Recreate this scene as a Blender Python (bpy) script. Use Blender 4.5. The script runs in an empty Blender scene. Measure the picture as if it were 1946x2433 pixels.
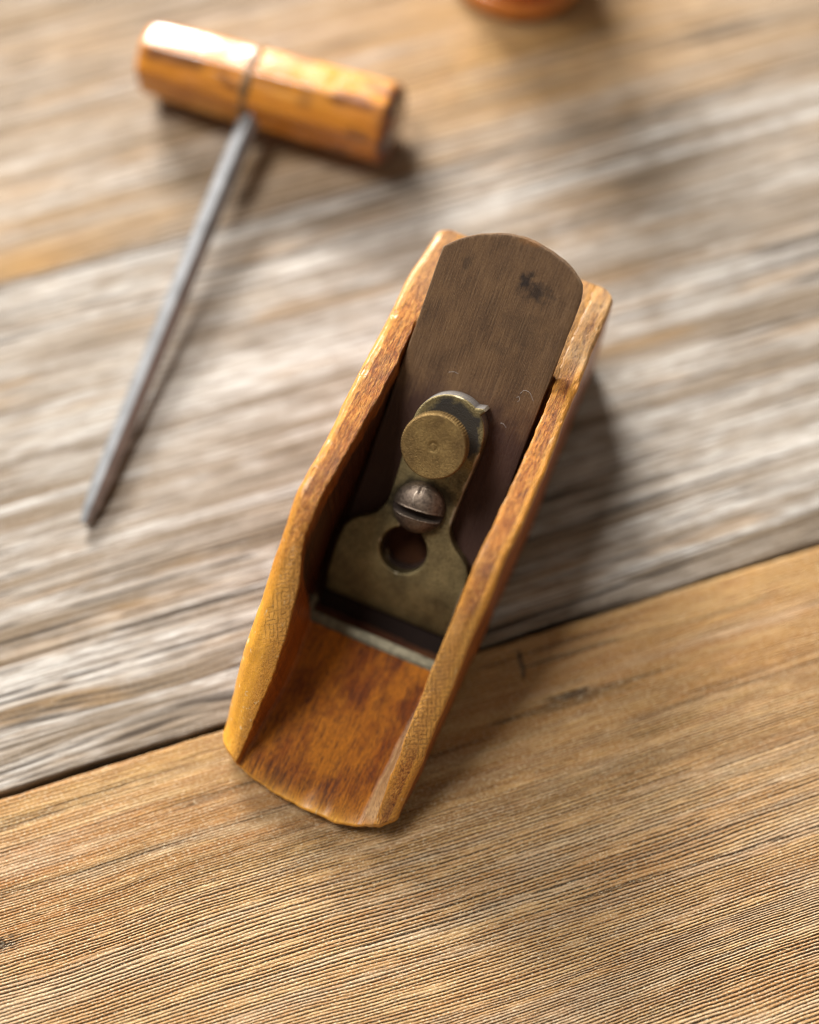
import bpy, bmesh, math
import numpy as np
from mathutils import Vector, Matrix

S = 0.001                                   # everything below is written in millimetres
scene = bpy.context.scene
COL = scene.collection

# ------------------------------------------------------------------ noise
_rng = np.random.RandomState(7)
_TAB = _rng.rand(4096)

def _h(ix, iy, seed):
    k = (ix * 374761393 + iy * 668265263 + seed * 974634777) & 0x7fffffff
    k = (k ^ (k >> 13)) * 1274126177 & 0x7fffffff
    return _TAB[(k ^ (k >> 16)) & 4095]

def vnoise(x, y, seed=0):
    x = np.asarray(x, float); y = np.asarray(y, float)
    x, y = np.broadcast_arrays(x, y)
    ix = np.floor(x).astype(np.int64); iy = np.floor(y).astype(np.int64)
    fx = x - ix; fy = y - iy
    fx = fx * fx * fx * (fx * (fx * 6 - 15) + 10); fy = fy * fy * fy * (fy * (fy * 6 - 15) + 10)
    a = _h(ix, iy, seed); b = _h(ix + 1, iy, seed); c = _h(ix, iy + 1, seed); d = _h(ix + 1, iy + 1, seed)
    return (a + (b - a) * fx + (c - a) * fy + (a - b - c + d) * fx * fy) * 2 - 1

def fbm(x, y, seed=0, octv=4):
    s = 0; amp = 1; tot = 0
    for o in range(octv):
        s = s + amp * vnoise(np.asarray(x) * 2 ** o, np.asarray(y) * 2 ** o, seed + 17 * o)
        tot += amp; amp *= .5
    return s / tot

def sstep(a, b, x):
    t = np.clip((np.asarray(x, float) - a) / (b - a), 0, 1)
    return t * t * (3 - 2 * t)

# ------------------------------------------------------------------ objects
def link(name, data, parent=None):
    o = bpy.data.objects.new(name, data)
    COL.objects.link(o)
    if parent is not None:
        o.parent = parent
    return o

def tag(o, label, cat=None, group=None, kind=None):
    if label: o['label'] = label
    if cat: o['category'] = cat
    if group: o['group'] = group
    if kind: o['kind'] = kind

def empty(name, loc, rz=0):
    o = link(name, None)
    o.location = Vector(loc) * S
    o.rotation_euler = (0, 0, rz)
    o.empty_display_size = .01
    return o

def np_mesh(name, co, faces4, mat, attrs=None, smooth=True, extra=None):
    me = bpy.data.meshes.new(name)
    co = np.asarray(co, np.float32) * S
    f4 = np.asarray(faces4, np.int32)
    nf = len(f4)
    loops = f4.ravel()
    starts = np.arange(nf, dtype=np.int32) * 4
    if extra:
        for poly in extra:
            starts = np.append(starts, len(loops)).astype(np.int32)
            loops = np.append(loops, np.asarray(poly, np.int32)).astype(np.int32)
    me.vertices.add(len(co)); me.vertices.foreach_set('co', co.ravel())
    me.loops.add(len(loops)); me.loops.foreach_set('vertex_index', loops)
    me.polygons.add(len(starts)); me.polygons.foreach_set('loop_start', starts)
    me.update(calc_edges=True)
    me.validate()
    me.polygons.foreach_set('use_smooth', np.full(len(me.polygons), smooth))
    if attrs:
        for k, v in attrs.items():
            a = me.attributes.new(k, 'FLOAT', 'POINT')
            a.data.foreach_set('value', np.asarray(v, np.float32).ravel())
    me.materials.append(mat)
    return me

def grid_faces(n, m, off=0, wrap=False):
    i, j = np.meshgrid(np.arange(n - 1), np.arange(m if wrap else m - 1), indexing='ij')
    j2 = (j + 1) % m
    return np.stack([i * m + j, i * m + j2, (i + 1) * m + j2, (i + 1) * m + j], -1).reshape(-1, 4) + off

def bm_obj(name, bm, mat, parent, smooth_deg=35):
    me = bpy.data.meshes.new(name)
    bmesh.ops.recalc_face_normals(bm, faces=bm.faces)
    for v in bm.verts: v.co *= S
    for f in bm.faces: f.smooth = True
    for e in bm.edges:
        if len(e.link_faces) == 2 and e.calc_face_angle(0) > math.radians(smooth_deg):
            e.smooth = False
    bm.to_mesh(me); bm.free()
    me.materials.append(mat)
    return link(name, me, parent)

# ------------------------------------------------------------------ node helper
class NT:
    def __init__(self, name):
        self.m = bpy.data.materials.new(name); self.m.use_nodes = True
        self.t = self.m.node_tree; self.n = self.t.nodes
        self.b = self.n['Principled BSDF']
    def link(self, a, b): self.t.links.new(a, b)
    def set(self, sock, v):
        if hasattr(v, 'is_output') or isinstance(v, bpy.types.NodeSocket): self.link(v, sock)
        elif isinstance(v, (tuple, list)) and len(v) == 3 and sock.type == 'RGBA': sock.default_value = (*v, 1)
        else: sock.default_value = v
    def coord(self, out='Object', loc=(0, 0, 0), rot=(0, 0, 0), scale=(1, 1, 1)):
        c = self.n.new('ShaderNodeTexCoord'); m = self.n.new('ShaderNodeMapping')
        m.inputs['Location'].default_value = loc; m.inputs['Rotation'].default_value = rot
        m.inputs['Scale'].default_value = [s / S for s in scale]
        self.link(c.outputs[out], m.inputs['Vector']); return m.outputs[0]
    def noise(self, vec, scale=1, detail=4, rough=.5, dist=0):
        n = self.n.new('ShaderNodeTexNoise'); self.link(vec, n.inputs['Vector'])
        n.inputs['Scale'].default_value = scale; n.inputs['Detail'].default_value = detail
        n.inputs['Roughness'].default_value = rough; n.inputs['Distortion'].default_value = dist
        return n.outputs['Fac']
    def voro(self, vec, scale=1, feature='F1'):
        n = self.n.new('ShaderNodeTexVoronoi'); n.feature = feature; self.link(vec, n.inputs['Vector'])
        n.inputs['Scale'].default_value = scale; return n.outputs['Distance']
    def wave(self, vec, scale=1, dist=1, dscale=1, detail=2):
        n = self.n.new('ShaderNodeTexWave'); self.link(vec, n.inputs['Vector'])
        n.inputs['Scale'].default_value = scale; n.inputs['Distortion'].default_value = dist
        n.inputs['Detail Scale'].default_value = dscale; n.inputs['Detail'].default_value = detail
        return n.outputs['Fac']
    def attr(self, name):
        a = self.n.new('ShaderNodeAttribute'); a.attribute_name = name; return a.outputs['Fac']
    def math(self, op, a, b=0.0, c=None, clamp=False):
        n = self.n.new('ShaderNodeMath'); n.operation = op; n.use_clamp = clamp
        self.set(n.inputs[0], a); self.set(n.inputs[1], b)
        if c is not None: self.set(n.inputs[2], c)
        return n.outputs[0]
    def range(self, v, a, b, c=0, d=1, smooth=False):
        n = self.n.new('ShaderNodeMapRange'); n.clamp = True
        if smooth: n.interpolation_type = 'SMOOTHSTEP'
        self.set(n.inputs['Value'], v)
        for k, x in zip(('From Min', 'From Max', 'To Min', 'To Max'), (a, b, c, d)): self.set(n.inputs[k], x)
        return n.outputs[0]
    def mix(self, fac, a, b, mode='MIX'):
        n = self.n.new('ShaderNodeMix'); n.data_type = 'RGBA'; n.blend_type = mode
        self.set(n.inputs[0], fac); self.set(n.inputs[6], a); self.set(n.inputs[7], b)
        return n.outputs[2]
    def ramp(self, fac, stops):
        n = self.n.new('ShaderNodeValToRGB'); e = n.color_ramp.elements
        while len(e) < len(stops): e.new(.5)
        for el, (p, c) in zip(e, stops): el.position = p; el.color = (*c, 1)
        self.set(n.inputs[0], fac); return n.outputs[0]
    def bump(self, h, dist, strength=1, normal=None):
        n = self.n.new('ShaderNodeBump'); self.set(n.inputs['Height'], h)
        n.inputs['Distance'].default_value = dist * S; n.inputs['Strength'].default_value = strength
        if normal is not None: self.link(normal, n.inputs['Normal'])
        return n.outputs[0]
    def out(self, color, rough=.5, metal=0, normal=None, coat=0, coat_rough=.2, spec=.5):
        b = self.b.inputs
        self.set(b['Base Color'], color); self.set(b['Roughness'], rough); self.set(b['Metallic'], metal)
        b['Specular IOR Level'].default_value = spec
        self.set(b['Coat Weight'], coat); b['Coat Roughness'].default_value = coat_rough
        if normal is not None: self.link(normal, b['Normal'])
        return self.m

# ------------------------------------------------------------------ materials
def mat_plank(name, kind):
    t = NT(name)
    groove = t.attr('groove'); streak = t.attr('streak'); patch = t.attr('patch')
    fine = t.noise(t.coord(scale=(.12, 1.6, 1)), 1, 5, .65)
    spk = t.noise(t.coord(scale=(.8, 1.6, 1)), 1.2, 4, .7)
    big = t.noise(t.coord(scale=(.012, .06, 1)), 1, 3, .5)
    if kind == 'front':
        light, warm, grey, dark = (.60, .395, .185), (.36, .165, .050), (.56, .44, .30), (.020, .008, .003)
    elif kind == 'middle':
        light, warm, grey, dark = (.44, .385, .32), (.20, .145, .092), (.66, .63, .58), (.042, .029, .019)
    else:
        light, warm, grey, dark = (.41, .335, .255), (.23, .155, .085), (.54, .485, .42), (.055, .036, .020)
    c = t.mix(t.range(streak, -.5, .5), warm, light)
    c = t.mix(t.range(patch, -.1, .5, 0, .55 if kind == 'front' else .85), c, grey)
    c = t.mix(t.range(fine, .34, .60, .75 if kind != 'front' else .5, 0), c, warm)
    c = t.mix(t.range(spk, .54, .72, 0, .45), c, grey)
    c = t.mix(t.range(big, .50, .70, 0, .60), c, warm)
    thin = t.noise(t.coord(scale=(.022, 1.0, 1), loc=(7, 3, 0)), 1, 5, .75)
    c = t.mix(t.range(thin, .51, .64, 0, .95 if kind != 'front' else .25), c, tuple(x * .45 for x in warm))
    c = t.mix(t.math('MULTIPLY', t.attr('amber'), .85), c, t.mix(t.range(fine, .35, .6), (.26, .118, .030), (.46, .27, .085)))
    c = t.mix(t.range(groove, .12, .7, 0, .96), c, dark)
    # small dark flecks
    fl = t.noise(t.coord(scale=(.35, 1.1, 1), loc=(3, 5, 0)), 1, 2, .5)
    c = t.mix(t.range(fl, .68, .76, 0, .6), c, dark)
    if kind == 'front':
        g2 = t.noise(t.coord(scale=(1.6, 3.2, 1), loc=(1, 2, 0)), 1, 3, .7)
        c = t.mix(t.range(g2, .48, .32, 0, .6), c, (.28, .15, .055))
        c = t.mix(t.range(g2, .54, .68, 0, .75), c, (.80, .66, .44))
    h = t.math('ADD', t.math('MULTIPLY', fine, .6), t.math('MULTIPLY', spk, .5))
    nrm = t.bump(h, .45, .8)
    return t.out(c, t.range(fine, .3, .7, .6, .8), 0, nrm, spec=.25)

def mat_body():
    t = NT('stained_wood')
    top = t.attr('top'); gold = t.attr('gold'); floor = t.attr('floor'); hatch = t.attr('hatch'); pale = t.attr('pale'); bed_shade = t.attr('bed')
    g1 = t.noise(t.coord(scale=(.55, .05, .55)), 1, 5, .6, .4)
    g2 = t.noise(t.coord(scale=(1.6, .16, 1.6), loc=(4, 1, 7)), 1, 4, .65, .6)
    blot = t.noise(t.coord(scale=(.11, .07, .11)), 1, 4, .6)
    pores = t.noise(t.coord(scale=(1.5, .20, 1.5), loc=(1, 9, 2)), 1, 4, .7)
    base = t.ramp(g1, [(.22, (.10, .022, .004)), (.45, (.32, .078, .008)), (.62, (.48, .138, .012)), (.85, (.58, .21, .024))])
    dark = (.075, .024, .010)
    c = t.mix(t.range(g2, .54, .72, 0, .75), base, dark)
    # wall tops: duller, browner, with grey handling dirt
    worn = t.ramp(g2, [(.30, (.13, .036, .009)), (.45, (.42, .128, .017)), (.62, (.68, .30, .055))])
    c = t.mix(t.math('MULTIPLY', top, .85), c, worn)
    c = t.mix(t.math('MULTIPLY', t.range(blot, .50, .66), t.math('MULTIPLY', top, .6)), c, (.20, .080, .036))
    # floor: long flecks
    c = t.mix(t.math('MULTIPLY', t.range(blot, .42, .6), t.math('MULTIPLY', floor, .8)), c, (.66, .225, .016))
    fl = t.math('MULTIPLY', t.range(pores, .48, .64, 0, 1), t.range(blot, .62, .40, .25, 1))
    c = t.mix(t.math('MULTIPLY', fl, t.math('MULTIPLY', floor, .85)), c, (.10, .026, .012))
    # varnish worn to golden wood, brightened to suggest light on the rims
    gn = t.math('MULTIPLY', gold, t.range(g2, .25, .6, 1, .55))
    c = t.mix(gn, c, (.84, .41, .034))
    c = t.mix(pale, c, (.60, .40, .20))
    # pale nicks on the left rim
    nick = t.noise(t.coord(scale=(.8, .28, .8), loc=(2, 3, 1)), 1, 2, .5)
    c = t.mix(t.math('MULTIPLY', t.range(nick, .66, .72), t.math('MULTIPLY', gold, .8)), c, (.72, .58, .33))
    # cross checks in the short grain of the slopes
    w1 = t.wave(t.coord(rot=(0, 0, math.radians(-23)), scale=(.2, .2, .2)), 1.55, 3.2, 1.6, 3)
    w2 = t.wave(t.coord(rot=(0, 0, math.radians(62)), scale=(.2, .2, .2)), 1.75, 3.0, 1.6, 3)
    brk = t.noise(t.coord(scale=(.5, .5, .5)), 1, 2, .5)
    l1 = t.math('MULTIPLY', t.range(w1, .015, .09, 1, 0), t.range(brk, .44, .54))
    l2 = t.math('MULTIPLY', t.range(w2, .015, .09, 1, 0), t.range(brk, .58, .46))
    ln = t.math('MULTIPLY', t.math('MAXIMUM', l1, l2), hatch)
    c = t.mix(t.math('MULTIPLY', hatch, .60), c, (.62, .32, .075))
    c = t.mix(t.math('MULTIPLY', ln, .42), c, (.07, .03, .012))
    c = t.mix(t.math('MULTIPLY', bed_shade, .9), c, (.040, .013, .006))  # bed and lower throat walls blackened: shade painted into the wood
    geo = t.n.new('ShaderNodeNewGeometry')
    pt = t.math('MULTIPLY', t.range(geo.outputs['Pointiness'], .52, .60), t.math('SUBTRACT', 1, bed_shade))
    c = t.mix(t.math('MULTIPLY', pt, .5), c, (.62, .32, .07))
    fuzz = t.noise(t.coord(scale=(1.9, .55, 1.9), loc=(8, 2, 2)), 1.3, 5, .75)
    ng = t.math('SUBTRACT', 1, t.math('MAXIMUM', t.math('MULTIPLY', gold, .8), t.math('MULTIPLY', hatch, .5)))
    c = t.mix(t.math('MULTIPLY', t.range(fuzz, .50, .36), t.math('MULTIPLY', ng, .7)), c, (.085, .030, .012))
    fib = t.noise(t.coord(scale=(2.2, .16, 2.2), loc=(5, 5, 2)), 1, 5, .75)
    c = t.mix(t.math('MULTIPLY', t.range(fib, .53, .63), t.math('MULTIPLY', ng, .75)), c, (.075, .024, .012))
    c = t.mix(t.math('MULTIPLY', t.range(fib, .46, .36), t.math('MULTIPLY', top, .55)), c, (.74, .36, .075))
    c = t.mix(t.math('MULTIPLY', t.range(fuzz, .55, .70), t.math('MULTIPLY', top, .6)), c, (.64, .33, .10))
    h = t.math('ADD', t.math('SUBTRACT', fuzz, t.math('MULTIPLY', fib, .9)), t.math('MULTIPLY', pores, -.5))
    h = t.math('SUBTRACT', h, t.math('MULTIPLY', ln, .6))
    rough_side = t.math('ADD', t.math('MULTIPLY', top, .75), t.math('ADD', .12, t.math('MULTIPLY', floor, .9)))
    h = t.math('ADD', t.math('MULTIPLY', h, t.math('MULTIPLY', rough_side, ng)), t.math('MULTIPLY', ln, -.5))
    nrm = t.bump(h, .7, 1.0)
    r = t.math('ADD', .34, t.math('MULTIPLY', t.math('MAXIMUM', top, floor), .16))
    ct = t.math('MULTIPLY', t.math('SUBTRACT', 1, t.math('MAXIMUM', top, floor)), .3)
    ct = t.math('MAXIMUM', ct, t.math('MULTIPLY', gold, .55))
    return t.out(c, t.math('ADD', r, .06), 0, nrm, coat=ct, coat_rough=.25, spec=.38)

def mat_blade():
    t = NT('patinated_steel')
    n1 = t.noise(t.coord(scale=(.16, .10, .16)), 1, 5, .6)
    grain = t.noise(t.coord(scale=(2.6, 1.5, 2.6)), 1.2, 4, .7)
    scr = t.noise(t.coord(scale=(2.6, .09, 1)), 1, 5, .75)
    c = t.ramp(n1, [(.28, (.100, .054, .026)), (.5, (.150, .082, .038)), (.74, (.200, .112, .050))])
    c = t.mix(t.range(grain, .54, .72, 0, .5), c, (.33, .20, .10))
    c = t.mix(t.range(scr, .52, .64, 0, .5), c, (.27, .165, .085))
    c = t.mix(t.range(scr, .47, .36, 0, .5), c, (.055, .032, .020))
    c = t.mix(t.range(grain, .46, .30, 0, .55), c, (.045, .025, .016))
    # darker violet-brown towards the lever cap
    pos = t.n.new('ShaderNodeSeparateXYZ')
    t.link(t.coord(), pos.inputs[0])
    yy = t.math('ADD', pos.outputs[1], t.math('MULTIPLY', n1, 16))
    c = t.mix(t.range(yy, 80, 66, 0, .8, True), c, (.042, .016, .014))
    c = t.mix(t.range(pos.outputs[1], 30, 14, 0, .8, True), c, (.006, .004, .003))  # low end near black: shadow at the mouth painted in
    # the dark smudge near the top right
    def spot(x, y, rx, ry, amt):
        dx = t.math('DIVIDE', t.math('SUBTRACT', pos.outputs[0], x), rx)
        dy = t.math('DIVIDE', t.math('SUBTRACT', pos.outputs[1], y), ry)
        d = t.math('SQRT', t.math('ADD', t.math('MULTIPLY', dx, dx), t.math('MULTIPLY', dy, dy)))
        sn = t.noise(t.coord(scale=(.45, .45, .45)), 1, 4, .6)
        d = t.math('ADD', d, t.math('MULTIPLY', t.math('SUBTRACT', sn, .5), 2.6))
        return t.range(d, 1.15, .25, 0, amt)
    for a in ((7.2, 96.2, 4.6, 2.5, .8), (4.4, 98.2, 2.0, 2.0, .85), (-10.5, 96.5, 1.3, 3.4, .5), (3.5, 80, 3.0, 1.4, .3), (8, 86, 5, 5, .3)):
        c = t.mix(spot(*a), c, (.022, .014, .011))
    c = t.mix(spot(2, 106.3, 3.4, .9, .6), c, (.26, .11, .03))
    geo = t.n.new('ShaderNodeNewGeometry')
    c = t.mix(t.math('MULTIPLY', t.range(geo.outputs['Pointiness'], .535, .60, 0, .8), t.range(n1, .42, .5)), c, (.34, .27, .17))
    h = t.math('ADD', t.math('MULTIPLY', grain, .6), t.math('MULTIPLY', scr, 1.2))
    low = t.range(pos.outputs[1], 34, 16, 0, 1, True)
    return t.out(c, t.math('ADD', t.range(grain, .3, .7, .5, .62), t.math('MULTIPLY', low, .35)), .2, t.bump(h, .32, .9), spec=.35)

def mat_brass(name, dark, mid, light, rough=.42, bump=.16, grain_scale=2.2):
    t = NT(name)
    g = t.noise(t.coord(scale=(grain_scale, grain_scale, grain_scale)), 1, 4, .7)
    b = t.noise(t.coord(scale=(.16, .16, .16)), 1, 4, .6)
    c = t.ramp(b, [(.3, dark), (.5, mid), (.72, light)])
    c = t.mix(t.range(g, .5, .34, 0, .75), c, tuple(x * .35 for x in mid))
    c = t.mix(t.range(g, .56, .72, 0, .6), c, tuple(min(1, x * 1.5) for x in light))
    return t.out(c, t.range(g, .3, .7, rough + .1, rough - .05), .85, t.bump(g, bump, .8))

def mat_screw():
    t = NT('browned_steel'); slot = t.attr('slot')
    g = t.noise(t.coord(scale=(1.3, 1.3, 1.3)), 1, 4, .65)
    c = t.ramp(g, [(.32, (.10, .075, .06)), (.52, (.19, .145, .11)), (.7, (.27, .21, .155))])
    geo = t.n.new('ShaderNodeNewGeometry')
    c = t.mix(t.range(geo.outputs['Pointiness'], .54, .62, 0, .7), c, (.5, .42, .33))
    c = t.mix(t.math('MULTIPLY', slot, .92), c, (.02, .011, .008))
    return t.out(c, t.math('ADD', t.range(g, .3, .7, .46, .6), t.math('MULTIPLY', slot, .3)), t.math('SUBTRACT', .9, t.math('MULTIPLY', slot, .6)), t.bump(g, .10, .6))

def mat_awl_handle():
    t = NT('honey_wood')
    g = t.noise(t.coord(scale=(.03, .30, .30)), 1, 4, .6, .5)
    b = t.noise(t.coord(scale=(.05, .12, .12), loc=(3.3, 1.2, 0)), 1, 3, .5)
    c = t.ramp(g, [(.25, (.34, .10, .008)), (.5, (.60, .22, .016)), (.75, (.70, .33, .035))])
    c = t.mix(t.range(b, .59, .66, 0, .8), c, (.14, .04, .010))
    en = t.attr('endgrain')
    c = t.mix(en, c, (.075, .024, .010))
    wv = t.noise(t.coord(scale=(.10, .16, .16), loc=(2, 8, 1)), 1, 4, .6)
    c = t.mix(t.range(wv, .52, .66, 0, .5), c, (.34, .105, .012))
    return t.out(c, t.range(wv, .4, .7, .24, .5), 0, t.bump(t.math('ADD', g, t.math('MULTIPLY', wv, 3)), .35, .5), coat=t.range(wv, .42, .62, 1, .35), coat_rough=.14)

def mat_simple(name, col, rough, metal=0, var=.4, scale=.4, coat=0, stretch=(1, 1, 1), bump=.1):
    t = NT(name)
    g = t.noise(t.coord(scale=tuple(scale * s for s in stretch)), 1, 4, .6)
    c = t.ramp(g, [(.3, tuple(x * (1 - var) for x in col)), (.7, tuple(min(1, x * (1 + var)) for x in col))])
    return t.out(c, rough, metal, t.bump(g, bump, .5), coat=coat)

M_FRONT = mat_plank('weathered_plank_brown', 'front')
M_MID = mat_plank('weathered_plank_grey', 'middle')
M_TOP = mat_plank('weathered_plank_tan', 'top')
M_BODY = mat_body()
M_BLADE = mat_blade()
def mat_cap():
    t = NT('dull_bronze')
    g = t.noise(t.coord(scale=(2.6, 2.6, 2.6)), 1, 4, .7)
    b = t.noise(t.coord(scale=(.14, .14, .14)), 1, 4, .6)
    c = t.ramp(b, [(.3, (.10, .078, .038)), (.5, (.23, .180, .085)), (.72, (.33, .262, .122))])
    c = t.mix(t.range(g, .5, .34, 0, .75), c, (.06, .045, .02))
    c = t.mix(t.range(g, .56, .72, 0, .6), c, (.42, .34, .18))
    p = t.n.new('ShaderNodeSeparateXYZ'); t.link(t.coord(), p.inputs[0])
    def dist(x, y, r):
        dx = t.math('SUBTRACT', p.outputs[0], x); dy = t.math('SUBTRACT', p.outputs[1], y)
        return t.math('DIVIDE', t.math('SQRT', t.math('ADD', t.math('MULTIPLY', dx, dx), t.math('MULTIPLY', dy, dy))), r)
    n = t.math('MULTIPLY', t.math('SUBTRACT', b, .5), .8)
    # thumbscrew shadow and grime painted on its seat, dark patina round the screw
    k = t.math('MULTIPLY', t.range(t.math('ADD', dist(.4, 57.5, 8.6), n), 1.0, .86, 0, .95), t.range(p.outputs[2], 5.9, 6.2))
    c = t.mix(k, c, (.016, .013, .011))
    c = t.mix(t.range(t.math('ADD', dist(-.2, 37.6, 8.4), n), 1.0, .8, 0, .8), c, (.03, .024, .016))
    side = t.math('MULTIPLY', t.range(p.outputs[1], 58, 61), t.range(p.outputs[2], 6.2, 5.9))  # outside of the boss painted a lit grey, as an edge highlight
    c = t.mix(side, c, t.mix(t.range(g, .4, .6), (.20, .19, .18), (.40, .37, .34)))
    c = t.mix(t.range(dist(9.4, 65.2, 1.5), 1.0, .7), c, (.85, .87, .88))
    geo = t.n.new('ShaderNodeNewGeometry')
    c = t.mix(t.range(geo.outputs['Pointiness'], .55, .62, 0, .7), c, (.55, .48, .33))
    return t.out(c, t.range(g, .3, .7, .56, .44), t.math('SUBTRACT', .85, t.math('MULTIPLY', k, .8)), t.bump(g, .18, .8))
M_CAP = mat_cap()
M_KNOB = mat_brass('tarnished_brass', (.17, .105, .042), (.255, .165, .062), (.34, .23, .088), .52, .3, 3.0)
M_SCREW = mat_screw()
M_HANDLE = mat_awl_handle()
M_STEEL = mat_simple('dull_steel', (.27, .275, .28), .55, .6, .2, .2, 0, (1, 1, .1))
M_MOUTH = mat_simple('grey_metal_strip', (.17, .15, .10), .5, .75, .35, .5)
M_RING = mat_simple('brown_cord_band', (.16, .085, .03), .5, 0, .4, .6)
M_RED = mat_simple('red_lacquer', (.48, .028, .010), .22, 0, .25, .1, .6)
M_ORANGE = mat_simple('orange_lacquered_wood', (.60, .20, .030), .25, 0, .3, .12, .6)
M_UNDER = mat_simple('dark_underside', (.030, .022, .016), .9, 0, .4, .1)
M_LINT = mat_simple('white_fibre', (.75, .73, .70), .8, 0, .1, 1)

# ------------------------------------------------------------------ camera (solved from the photograph)
H, TILT, LENS_PX = 357.94, 0.33194, 2997.2
cam = bpy.data.cameras.new('camera')
cam_o = link('camera', cam)
cam_o.location = (0, 0, H * S); cam_o.rotation_euler = (TILT, 0, 0)
cam.sensor_fit = 'VERTICAL'; cam.sensor_height = 36; cam.lens = 36 * LENS_PX / 2155
cam.clip_start = .01; cam.clip_end = 50
cam.dof.use_dof = True
cam.dof.aperture_fstop = 2.2
cam.dof.aperture_blades = 0
scene.camera = cam_o

# ------------------------------------------------------------------ table of planks
ANG = math.radians(17.4)
table = empty('tabletop', (0, 80.4, 0), ANG)          # local x runs along the grain, y across it
tag(table, 'weathered wooden tabletop of wide brown and grey planks', 'tabletop', kind='structure')

def axis_samples(lo, hi, flo, fhi, fine, coarse):
    a = np.arange(flo, fhi, fine)
    l = np.arange(lo, flo, coarse); r = np.append(np.arange(fhi, hi, coarse), hi)
    return np.concatenate([l, a, r])

def plank(name, w0, w1, mat, kind, fine_w, fine_t, vis_w, seed, label, gap=(.8, .8)):
    a, b = w0 + gap[0], w1 - gap[1]
    t = axis_samples(-420, 420, -150, 150, fine_t, 12.0) if vis_w else np.linspace(-420, 420, 60)
    w = axis_samples(a, b, max(a, vis_w[0]), min(b, vis_w[1]), fine_w, 1.6) if vis_w else np.linspace(a, b, 90)
    w = np.unique(np.concatenate([w, a + np.array([0, .1, .25, .5, .9, 1.4]), b - np.array([0, .1, .25, .5, .9, 1.4])]))
    T, W = np.meshgrid(t, w, indexing='ij')
    rng = np.random.RandomState(seed)
    if kind == 'front':
        u = W + 2.2 * fbm(T / 110, W / 45, seed, 2) + .30 * fbm(T / 17, W / 5, seed + 1, 2) + .11 * fbm(T / 1.5, W / .7, seed + 2, 3)
        sp = rng.uniform(.60, .92, 500) * (1.0 + .16 * np.sin(np.arange(500) / 13.))
    elif kind == 'middle':
        u = W + 3 * fbm(T / 170, W / 70, seed, 2) + .14 * fbm(T / 30, W / 6, seed + 1, 3)
        # the swirl of a knot beside the toe of the plane
        kx, ky = -62., 12.
        r2 = ((T - kx) / 30) ** 2 + ((W - ky) / 9) ** 2
        u = u + 4 * np.exp(-r2) * np.sign(W - ky) * sstep(0, 3, np.abs(W - ky))
        sp = rng.uniform(.9, 2.6, 400)
    else:
        u = W + 3 * fbm(T / 170, W / 70, seed, 2) + .14 * fbm(T / 30, W / 6, seed + 1, 3)
        sp = rng.uniform(.9, 2.6, 400)
    pos = np.cumsum(sp) - sp.sum() / 2 + (w0 + w1) / 2
    ph = np.interp(u, pos, np.arange(len(pos)))
    k = np.floor(ph).astype(int); fr = ph - k
    dep = rng.uniform(.78 if kind == 'front' else .45, 1.0, len(pos) + 2)[k]
    wid = rng.uniform(.20, .31 if kind == 'front' else .30, len(pos) + 2)[k]
    g = np.exp(-((fr - .5) / wid) ** 2 * 1.4)
    brk = sstep(-.75, .05, fbm(T / 9, W / 1.1, seed + 5, 3))
    zone = .55 + .45 * sstep(-.35, .25, fbm(T / 60, W / 22, seed + 6, 2))
    if kind == 'front':
        near = sstep(-14, -48, W)                           # coarser, more eroded grain away from the joint
        amp = (.42 + .74 * near) * (.35 + .65 * zone)
        hgt = .40
        brk = .35 + .65 * brk
    else:
        amp = .75 * zone; hgt = .26
    groove = np.clip(g * dep * brk * amp * 1.15, 0, 1)
    if kind != 'front':
        groove = np.clip(groove + .6 * sstep(.12, .6, fbm(T / 48, u / 1.5, seed + 8, 4)) * sstep(-.3, .3, fbm(T / 60, W / 25, seed + 12, 2)), 0, 1)
    streak = fbm(T / 80, u / 1.9, seed + 3, 4) * 1.5 + .5 * fbm(T / 50, u / 9, seed + 13, 2)
    patch = fbm(T / 120, u / 3.4, seed + 4, 5) * 1.2 + .35 * fbm(T / 8, W / 2, seed + 14, 3)
    if kind == 'front':
        patch = patch - .1
        crk = np.exp(-((T - 28 - .15 * (W + 6) - .5 * vnoise(W / 2, 0.5, 3)) / .55) ** 2) * sstep(-11.5, -9.5, W) * sstep(-1, -3, W)
        groove = np.clip(groove + .75 * crk * sstep(-.6, .2, vnoise(W / 1.4, T / 1.2, 4)), 0, 1)
        line = W - (-66.9 - .02 * (T - 50) + .5 * vnoise(T / 9, .5, 8) + .2 * vnoise(T / 1.7, .5, 9))
        groove = np.clip(groove + .6 * np.exp(-(line / .26) ** 2) * sstep(-5, 25, T) * sstep(-.8, .1, vnoise(T / 5, 2.5, 7)), 0, 1)
        groove = np.clip(groove + .85 * np.exp(-(((T + 113) / 3.2) ** 2 + ((W + 34.6) / 1.8) ** 2)) * sstep(-.5, .3, fbm(T / 1.5, W / 1.1, 19, 3)), 0, 1)
        patch = patch + .5 * sstep(.05, .5, fbm(T / 16, W / 7, seed + 18, 4)) * sstep(-46, -58, W)
        streak = streak * (1 - .65 * near) + .22 * near + .35 * (fbm(T / 14, W / 1.2, seed + 16, 3)) - .12 * (1 - near)
        groove = np.clip(groove + .35 * (1 - near) * sstep(.2, .6, fbm(T / 40, W / 1.6, seed + 8, 3)) + .5 * np.exp(-(((T - 38) / 8) ** 2 + ((W + 17) / 2.4) ** 2)) * sstep(-.3, .4, fbm(T / 4, W / 1.5, 9, 3)), 0, 1)
    elif kind == 'middle':
        patch = patch * .85 + .06
    z = -hgt * groove + .06 * fbm(T / 6, W / 2.2, seed + 9, 3) + .25 * fbm(T / 90, W / 35, seed + 10, 2)
    amber = np.zeros_like(T)
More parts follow.
